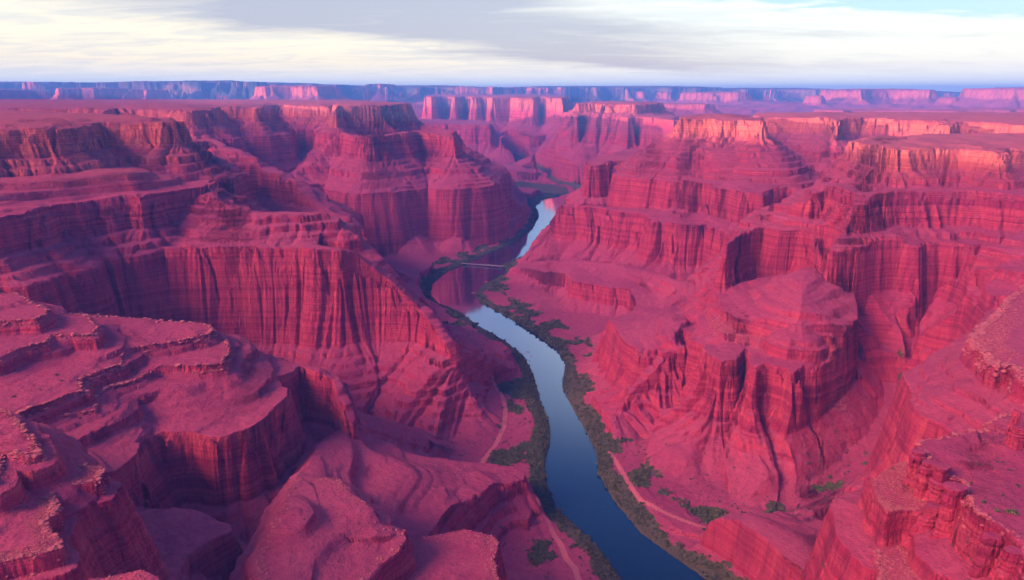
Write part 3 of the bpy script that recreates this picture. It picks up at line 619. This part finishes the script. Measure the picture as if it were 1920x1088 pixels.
def np_mesh(name, co, faces, mat, smooth=False):
    me = bpy.data.meshes.new(name); n = faces.shape[1]
    me.vertices.add(len(co)); me.vertices.foreach_set('co', co.astype(f32).ravel())
    me.loops.add(faces.size); me.loops.foreach_set('vertex_index', faces.ravel().astype(np.int32))
    me.polygons.add(len(faces)); me.polygons.foreach_set('loop_start', np.arange(0, faces.size, n, dtype=np.int32))
    me.polygons.foreach_set('use_smooth', np.full(len(faces), smooth)); me.update(calc_edges=True); me.materials.append(mat)
    return me
def link(name, me, loc=(0, 0, 0), rot=0, sc_=1.):
    o = bpy.data.objects.new(name, me); COL.objects.link(o); o.location = loc; o.rotation_euler = (0, 0, rot)
    o.scale = (sc_,)*3 if not isinstance(sc_, tuple) else sc_; return o
def merged(protos, faces, pts, scl, rots):
    vs, fs, b = [], [], 0
    for i in range(len(pts)):
        p = protos[i % len(protos)]; c, s_ = math.cos(rots[i]), math.sin(rots[i])
        q = p*scl[i]; q = np.stack([q[:, 0]*c-q[:, 1]*s_, q[:, 0]*s_+q[:, 1]*c, q[:, 2]], 1)+pts[i]
        vs.append(q); fs.append(faces+b); b += len(p)
    return np.concatenate(vs), np.concatenate(fs)

m_, t_, b_ = new_mat('loose_stone')
g_ = t_.nodes.new('ShaderNodeNewGeometry'); oi = t_.nodes.new('ShaderNodeObjectInfo')
ns = noise(t_, g_.outputs['Position'], .35, 4, .6)
rn = E(t_, g_.outputs['Random Per Island'])
sc3 = t_.nodes.new('ShaderNodeSeparateXYZ'); t_.links.new(g_.outputs['Normal'], sc3.inputs[0])
cst = cmix(t_, ns.step(.35, .65), (.26, .030, .070), (.50, .095, .13))
cst = cmix(t_, rn*.5, cst, (.60, .15, .15))
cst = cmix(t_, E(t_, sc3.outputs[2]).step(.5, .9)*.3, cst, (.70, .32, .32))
cst = cmix(t_, (ns-.3)._m('MULTIPLY', 1.2).step(.0, .1)*0, cst, (0, 0, 0))
t_.links.new(cst, b_.inputs['Base Color'])
bp_ = t_.nodes.new('ShaderNodeBump'); bp_.inputs['Distance'].default_value = .5; t_.links.new(noise(t_, g_.outputs['Position'], 1.3, 4, .7).s, bp_.inputs['Height']); t_.links.new(bp_.outputs[0], b_.inputs['Normal'])
STONE = m_
def leaf_material(name, a, b):
    m, t, bs = new_mat(name); g = t.nodes.new('ShaderNodeNewGeometry')
    n = noise(t, g.outputs['Position'], .12, 4, .7); r = E(t, g.outputs['Random Per Island'])
    t.links.new(cmix(t, (n*.6+r*.4).step(.3, .7), a, b), bs.inputs['Base Color']); return m
LEAF = leaf_material('river_foliage', (.055, .080, .032), (.20, .20, .085))
SAGE = leaf_material('desert_foliage', (.055, .060, .040), (.17, .16, .095))

rr = random.Random(11)
flat = dict(x=XX.ravel(), y=YY.ravel(), z=ZZ.ravel(), d=RD.ravel(), ow=OW.ravel(), D=D_.ravel())
def owner_ids(name, tops=None):
    return [i+1 for i, L in enumerate(LAYERS) if L['name'] == name and (tops is None or round(L['prof'][0][0]) in tops)]
def pick(mask, n, seed, weight=None):      # scatter by ground area, not by mesh density
    idx = np.nonzero(mask)[0]; r = np.random.RandomState(seed)
    a = AREA[idx]*(1 if weight is None else weight[idx]); 
    if len(idx) == 0: return idx
    return r.choice(idx, min(n, len(idx)), replace=False, p=a/a.sum())
AREA = np.ones_like(XX)
AREA[:-1, :-1] = np.hypot(XX[1:, :-1]-XX[:-1, :-1], YY[1:, :-1]-YY[:-1, :-1])*np.hypot(XX[:-1, 1:]-XX[:-1, :-1], YY[:-1, 1:]-YY[:-1, :-1])+1e-6
AREA = AREA.ravel()
SPX, SPY = project(flat['x'], flat['y'], flat['z'])
inview = (SPX > -60) & (SPX < 1980) & (SPY > 0) & (SPY < 1140) & (flat['y'] > 100)
# --- stones along the ledge rims
protos = [stone_verts(rr) for _ in range(14)]
smes = [np_mesh('stone', p, IF, STONE) for p in protos]
sets = [('near_left_mesa', (244, 262, 290, 310), 1500, (-2.2, 3.4), 'rough pale topped block in the broken stone bands of the foreground left ledges', 'blocks along the foreground left ledges', 110, (.8, 3.6)),
        ('near_left_ledge', (300, 326), 1200, (-4.5, 2.5), 'cracked stone on the rubble rim of the bottom left ledge', 'stones on the bottom left rim', 80, (.35, 2.0)),
        ('near_right_outcrop', (332, 284), 700, (-4, 2.), 'red block on the crumbling edge of the bottom right outcrop', 'blocks on the bottom right outcrop', 50, (.4, 2.0)),
        ('right_edge_spur', (300,), 1100, (-9, 3.5), 'chunky red rock along the rubble brow at the right edge', 'rocks on the right edge brow', 40, (.9, 3.4)),
        ('bottom_ledge', (150, 206), 900, (-7, 1), 'pale stone on the rim of the bottom centre ledges', 'stones on the bottom centre rim', 30, (.5, 1.3))]
rest_p, rest_s = [], []
for name, tops, n, (d0, d1), lab, grp, nind, (s0, s1) in sets:
    ids = owner_ids(name, tops)
    m = np.isin(flat['ow'], ids) & (flat['d'] > d0) & (flat['d'] < d1) & inview
    ii = pick(m, n, n)
    szs = s0+(s1-s0)*np.random.RandomState(n).rand(len(ii))**3
    key = szs/flat['D'][ii]; order = np.argsort(-key)
    for q_, j in enumerate(order):
        k = ii[j]; p = (flat['x'][k], flat['y'][k], flat['z'][k]+szs[j]*.12)
        if q_ < nind:
            o = link('boulder', smes[q_ % 14], p, rr.uniform(0, 6.3), float(szs[j])); tag(o, lab, 'boulder', grp)
        else: rest_p.append(p); rest_s.append(szs[j])
# --- fine rubble on the shoulders
rub = [('near_right_outcrop', (311,), 3600, (-80, -.5), (.22, .62)), ('near_right_outcrop', (284,), 1500, (-60, 0), (.3, .75)), ('near_right_outcrop', (332,), 500, (-100, 0), (.2, .5)), ('near_left_ledge', (300,), 1700, (-13, 0), (.3, .8)),
       ('near_left_mesa', (244, 262, 290, 310), 2400, (-9, 5), (.3, .8)), ('right_edge_spur', (300,), 2200, (-40, 2), (.5, 1.3)), ('front_butte', (205,), 1300, (1, 34), (.5, 1.5)), ('bottom_ledge', (150,), 900, (-16, 0), (.25, .8)), ('near_left_block', (292,), 500, (-20, 1), (.3, .8))]
for name, tops, n, (d0, d1), (s0, s1) in rub:
    m = np.isin(flat['ow'], owner_ids(name, tops)) & (flat['d'] > d0) & (flat['d'] < d1) & inview
    ii = pick(m, n, n+7); r = np.random.RandomState(n)
    for k in ii: rest_p.append((flat['x'][k], flat['y'][k], flat['z'][k]+.1)); rest_s.append(s0+(s1-s0)*r.rand()**2)
IV1, IF1 = ico(1)
lo = []
for _ in range(10):
    p = np.sign(IV1)*np.abs(IV1)**.6; p = p*(1+.25*np.random.RandomState(_).randn(len(p), 1))*np.array([rr.uniform(.8, 1.3), rr.uniform(.7, 1.), rr.uniform(.45, .8)]); lo.append(p)
v, f = merged(lo, IF1, np.array(rest_p), rest_s, [rr.uniform(0, 6.3) for _ in rest_p])
o = link('rubble', np_mesh('rubble', v, f, STONE)); tag(o, 'pale broken rubble strewn over ledge rims and shoulders', 'rubble', None, 'stuff')

# --- foliage
def bush(r, nl, leaf, squash=.75, blobs=4):
    c = [(r.gauss(0, .42), r.gauss(0, .42), r.uniform(.15, .6)*squash, r.uniform(.35, .62)) for _ in range(blobs)]
    vs = []
    for i in range(nl):
        bx, by, bz, br = r.choice(c); d = np.array([r.gauss(0, 1) for _ in range(3)]); d /= np.linalg.norm(d)+1e-6
        p = np.array([bx, by, bz])+d*br*np.array([1, 1, squash])*r.uniform(.75, 1.08); p[2] = max(p[2], 0.02)
        u = np.cross(d, [0, 0, 1])+np.array([r.gauss(0, .5) for _ in range(3)]); u /= np.linalg.norm(u)+1e-6
        w = np.cross(d+np.array([r.gauss(0, .4) for _ in range(3)]), u); w /= np.linalg.norm(w)+1e-6
        l = leaf*r.uniform(.6, 1.4)
        vs += [p-u*l-w*l*.6, p+u*l-w*l*.8, p+u*l*.8+w*l, p-u*l*.7+w*l*.8]
    v = np.array(vs); return v, np.arange(len(v)).reshape(-1, 4)
bp1 = [bush(rr, 90, .17) for _ in range(8)]
bp2 = [bush(rr, 46, .24) for _ in range(8)]
bp3 = [bush(rr, 150, .13, .7, 6) for _ in range(6)]
vegf = ATTR[..., 0].ravel(); rsf = RS.ravel(); ssf = SS.ravel()
bank = (vegf > .42) & (rsf > 4) & (flat['z'] < 26) & inview
n1m = [np_mesh('bush', v, f, LEAF) for v, f in bp1]
near_b = pick(bank & (flat['D'] < 1500), 3600, 5)
szs = 1.7+2.9*np.random.RandomState(3).rand(len(near_b))**1.6
order = np.argsort(-szs/flat['D'][near_b])
labs = ('rounded dark green bush in the thicket along the river bank', 'bushes along the river banks')
pts, ss_, n_ = [], [], 0
for q_, j in enumerate(order):
    k = near_b[j]; p = (flat['x'][k], flat['y'][k], flat['z'][k]-.2)
    if q_ < 150:
        o = link('riverside_bush', n1m[q_ % 8], p, rr.uniform(0, 6.3), float(szs[j])); tag(o, labs[0], 'bush', labs[1])
    else: pts.append(p); ss_.append(szs[j])
V_, F_ = merged([b[0] for b in bp1], bp1[0][1], np.array(pts), ss_, [rr.uniform(0, 6.3) for _ in pts])
far_b = pick(bank & (flat['D'] >= 1500) & (flat['D'] < 4200), 3600, 6); fs_ = 3.2+4*np.random.RandomState(4).rand(len(far_b))
P2 = np.stack([flat['x'][far_b], flat['y'][far_b], flat['z'][far_b]-.3], 1)
V2, F2 = merged([b[0] for b in bp2], bp2[0][1], P2, fs_, [rr.uniform(0, 6.3) for _ in P2])
o = link('thicket', np_mesh('thicket', np.concatenate([V_, V2]), np.concatenate([F_, F2+len(V_)]), LEAF)); tag(o, 'dark green thicket lining both river banks and the side stream', 'thicket', None, 'stuff')
# desert shrubs on the flats
flatm = (flat['z'] < 60) & (flat['D'] < 1600) & inview & (vegf < .4) & (rsf > 12) & (ATTR[..., 1].ravel() < .1)
n3m = [np_mesh('shrub', v, f, SAGE) for v, f in bp3]
sh = pick(flatm, 900, 9); szs = .8+1.7*np.random.RandomState(8).rand(len(sh))**2.4
order = np.argsort(-szs/flat['D'][sh]); pts, ss_ = [], []
for q_, j in enumerate(order):
    k = sh[j]; p = (flat['x'][k], flat['y'][k], flat['z'][k]-.1)
    if q_ < 110:
        o = link('desert_shrub', n3m[q_ % 6], p, rr.uniform(0, 6.3), float(szs[j])); tag(o, 'small dark shrub dotted over the dusty canyon floor', 'shrub', 'shrubs on the canyon floor')
    else: pts.append(p); ss_.append(szs[j])
v, f = merged([b[0] for b in bp3], bp3[0][1], np.array(pts), ss_, [rr.uniform(0, 6.3) for _ in pts])
o = link('scrub', np_mesh('scrub', v, f, SAGE)); tag(o, 'tiny scrub specks scattered on the canyon floor', 'scrub', None, 'stuff')
# shrubs on the foreground ledges, surveyed one by one
def ground(px, py):
    v = (544-py)/FPX; dz = -sp+v*cp; dy = cp+v*sp; dx = (px-960)/FPX
    t = np.exp(np.linspace(math.log(240), math.log(3000), 2500)); z = height(t*dx, t*dy, False)[0]
    i = int(np.argmax(CAM_Z+t*dz < z)); return (t[i]*dx, t[i]*dy, float(z[i]))
LED = [(25, 745, 2.2), (108, 703, 2.4), (115, 715, 2), (75, 732, 1.6), (50, 952, 1.3), (100, 890, 1.5), (88, 898, 1.1), (70, 896, 1.0), (150, 785, 1.7), (55, 870, 1.),
       (1818, 862, 1.1), (1836, 872, 1.4), (1868, 866, 1.2), (1882, 868, 1.3), (1862, 880, 1.2), (1893, 882, 1.5), (1822, 908, 1.5), (1908, 912, 1.9), (1882, 930, 1.2), (1872, 860, .9), (1912, 845, 1.1), (1674, 880, 1.3), (1730, 932, 1.2),
       (1700, 600, 2.6), (1545, 1062, 1.8), (1500, 1070, 1.5), (1525, 1050, 1.1)]
for i, (px, py, s_) in enumerate(LED):
    side = 'foreground left ledges' if px < 900 else 'dusty shelf of the bottom right outcrop'
    o = link('desert_shrub', n3m[i % 6], ground(px, py), rr.uniform(0, 6.3), s_); tag(o, 'low grey green shrub on the '+side, 'shrub', 'shrubs on the '+side)
for px, py, s_, lb in ((1897, 962, 3.4, 'largest green bush, at the right edge beside the rubble outcrop'), (1846, 944, 2.1, 'spreading green bush in the hollow of the bottom right outcrop'), (1870, 958, 1.9, 'small green bush between the two larger ones on the bottom right outcrop')):
    o = link('bush', n1m[rr.randint(0, 7)], ground(px, py), rr.uniform(0, 6.3), s_); tag(o, lb, 'bush')

# --- weathered rock pillars on the bottom right outcrop
def pillar(px, py, z, hgt, rad, lean, seed):
    x, y, _ = at(px, py, z); r = random.Random(seed); NA, NH = 34, 44; vs, fs = [], []
    ph = np.linspace(0, 2*np.pi, NA, endpoint=False)
    lay = np.cumsum([r.uniform(.06, .2) for _ in range(16)]); lw = [r.uniform(.78, 1.12) for _ in range(17)]
    for i in range(NH+1):
        t = i/NH; k = int(np.searchsorted(lay, t)); e0 = lay[k-1] if k else 0; e1 = lay[k] if k < 16 else 1.5
        q = (t-e0)/(e1-e0); bulge = lw[k]*(1-.26*abs(2*q-1)**3.2)
        rd = rad*bulge*(1.18-.25*t)*(1+.20*gnoise(np.cos(ph)*1.3+seed, np.sin(ph)*1.3+t*1.6, 5)+.10*gnoise(np.cos(ph)*3+seed, np.sin(ph)*3+t*7, 6))
        zz = -hgt*(1-t)
        for a, q_ in zip(ph, rd): vs.append((x+lean[0]*zz+math.cos(a)*q_*1.1, y+lean[1]*zz+math.sin(a)*q_*.85, z+zz))
    c = len(vs); vs.append((x, y, z+rad*.10))
    for i in range(NH):
        for j in range(NA): a = i*NA+j; b = i*NA+(j+1) % NA; fs.append((a, b, b+NA, a+NA))
    for j in range(NA): fs.append((NH*NA+j, NH*NA+(j+1) % NA, c))
    return simple_mesh('rock_pillar', vs, fs, ROCK)
for i, (px, py, z, hg, rd, ln, lb) in enumerate([
    (1722, 846, 340, 40, 5.6, (0, 0), 'farthest knobbly red pillar where the crumbling spine meets the pale shelf'),
    (1742, 866, 339, 40, 5.2, (.05, 0), 'lumpy red pillar second from the far end of the crumbling spine'),
    (1766, 874, 341, 44, 6.2, (0, .05), 'flat topped red pillar in the middle of the crumbling spine'),
    (1760, 900, 326, 38, 5.6, (.1, 0), 'squat red pillar leaning on the left of the spine'),
    (1792, 912, 341, 56, 7.6, (.03, 0), 'tallest banded red pillar with a broad flat cap, beside the green hollow'),
    (1778, 932, 318, 38, 5.2, (.1, 0), 'short rounded red knob below the tallest pillar'),
    (1750, 948, 316, 46, 5.8, (.42, .15), 'slanting red slab of rock below the rubble shoulder'),
    (1796, 962, 320, 56, 6.6, (.50, .15), 'long leaning red column with a stony top near the bottom right'),
    (1820, 985, 310, 46, 4.2, (.45, .1), 'thin leaning red column beside the long one'),
    (1720, 985, 294, 44, 5.6, (.2, 0), 'blocky red buttress in the lower middle of the outcrop'),
    (1862, 1004, 332, 64, 6.2, (.12, 0), 'bright red pillar with deep cracks at the bottom right'),
    (1905, 1032, 334, 74, 7.2, (.05, 0), 'broad red pillar at the bottom right corner'),
    (1914, 800, 356, 26, 5.2, (0, 0), 'rounded balanced rock standing on the shelf at the right edge'),
    (1907, 770, 366, 36, 3.6, (0, 0), 'upper knob of rock behind the balanced rock at the right edge')]):
    tag(pillar(px, py, z, hg, rd, ln, i*3.7+1), lb, 'rock pillar')
# --- foot bridge far down the river, rocks standing in the water
A, B = Vector(at(866, 494, 5)), Vector(at(950, 500, 5)); d = (B-A); Ln = d.length; d.normalize(); nrm = Vector((-d.y, d.x, 0))
m_, t_, b_ = new_mat('weathered_planks'); b_.inputs['Base Color'].default_value = (.42, .36, .40, 1)
m2_, t_, b_ = new_mat('dark_piers'); b_.inputs['Base Color'].default_value = (.16, .13, .15, 1)
def bar(name, p, q, w, h, mat, parent):
    u = (q-p).normalized(); s_ = Vector((-u.y, u.x, 0)); s_ = s_.normalized() if s_.length > .01 else Vector((1, 0, 0)); up = u.cross(s_).normalized()
    vs = [e+s_*a*w/2+up*b*h/2-root.location for e in (p, q) for a, b in ((-1, -1), (1, -1), (1, 1), (-1, 1))]
    o = simple_mesh(name, [v[:] for v in vs], [(0, 1, 2, 3), (7, 6, 5, 4), (0, 4, 5, 1), (1, 5, 6, 2), (2, 6, 7, 3), (3, 7, 4, 0)], mat); o.parent = parent; return o
root = bpy.data.objects.new('footbridge', None); COL.objects.link(root); root.location = A
tag(root, 'thin pale footbridge crossing the far bend of the river', 'bridge')
bar('deck', A, B, 6.5, 1.1, m_, root)
for sgn in (-1, 1):
    off = nrm*sgn*3.1; bar('railing', A+off+Vector((0, 0, 1.9)), B+off+Vector((0, 0, 1.9)), .5, .4, m_, root)
for i in range(1, 9):
    c = A+d*Ln*i/9; bar('pier', c+Vector((0, 0, -9)), c+Vector((0, 0, -.55)), 3.2, 2.2, m2_, root)
for i in range(0, 19):
    for sgn in (-1, 1):
        c = A+d*Ln*i/18+nrm*sgn*3.1; bar('post', c+Vector((0, 0, .5)), c+Vector((0, 0, 1.75)), .4, .4, m_, root)
for i, (px, py, s_, lb) in enumerate(((911, 529, 6.5, 'small dark rock standing in the bright river bend'), (888, 550, 7, 'low rock off the point where the river narrows'))):
    o = link('river_rock', smes[i+3], at(px, py, .5), i, s_); tag(o, lb, 'rock')
for i, (px, py, s_) in enumerate(((990, 660, 2.2), (982, 663, 1.6), (996, 668, 1.8), (986, 675, 2.4), (993, 677, 1.5))):
    o = link('river_rock', smes[i+6], at(px, py, .1), i, (s_*1.8, s_, s_*.6)); tag(o, 'tiny rock breaking the surface near the left bank shallows', 'rock', 'rocks in the shallows')
# ------------------------------------------------------------------ haze
def haze_box(z0, z1, density, color):
    x0, x1, y0, y1 = -19000, 19000, -9500, 18500
    vs = [(x0, y0, z0), (x1, y0, z0), (x1, y1, z0), (x0, y1, z0), (x0, y0, z1), (x1, y0, z1), (x1, y1, z1), (x0, y1, z1)]
    fs = [(0, 3, 2, 1), (4, 5, 6, 7), (0, 1, 5, 4), (1, 2, 6, 5), (2, 3, 7, 6), (3, 0, 4, 7)]
    m = bpy.data.materials.new('haze'); m.use_nodes = True; t = m.node_tree; t.nodes.clear()
    pv = t.nodes.new('ShaderNodeVolumePrincipled'); pv.inputs['Color'].default_value = (*color, 1); pv.inputs['Density'].default_value = density
    pv.inputs['Anisotropy'].default_value = 0.0
    o_ = t.nodes.new('ShaderNodeOutputMaterial'); t.links.new(pv.outputs[0], o_.inputs['Volume'])
    o = simple_mesh('haze', vs, fs, m); o['kind'] = 'stuff'; o['label'] = 'blue violet air haze filling the canyon'; o['category'] = 'haze'
    return o
haze_box(float(min(ZZ.min(), -40))-1, 735, 8.5e-5, (.085, .29, 1.0))
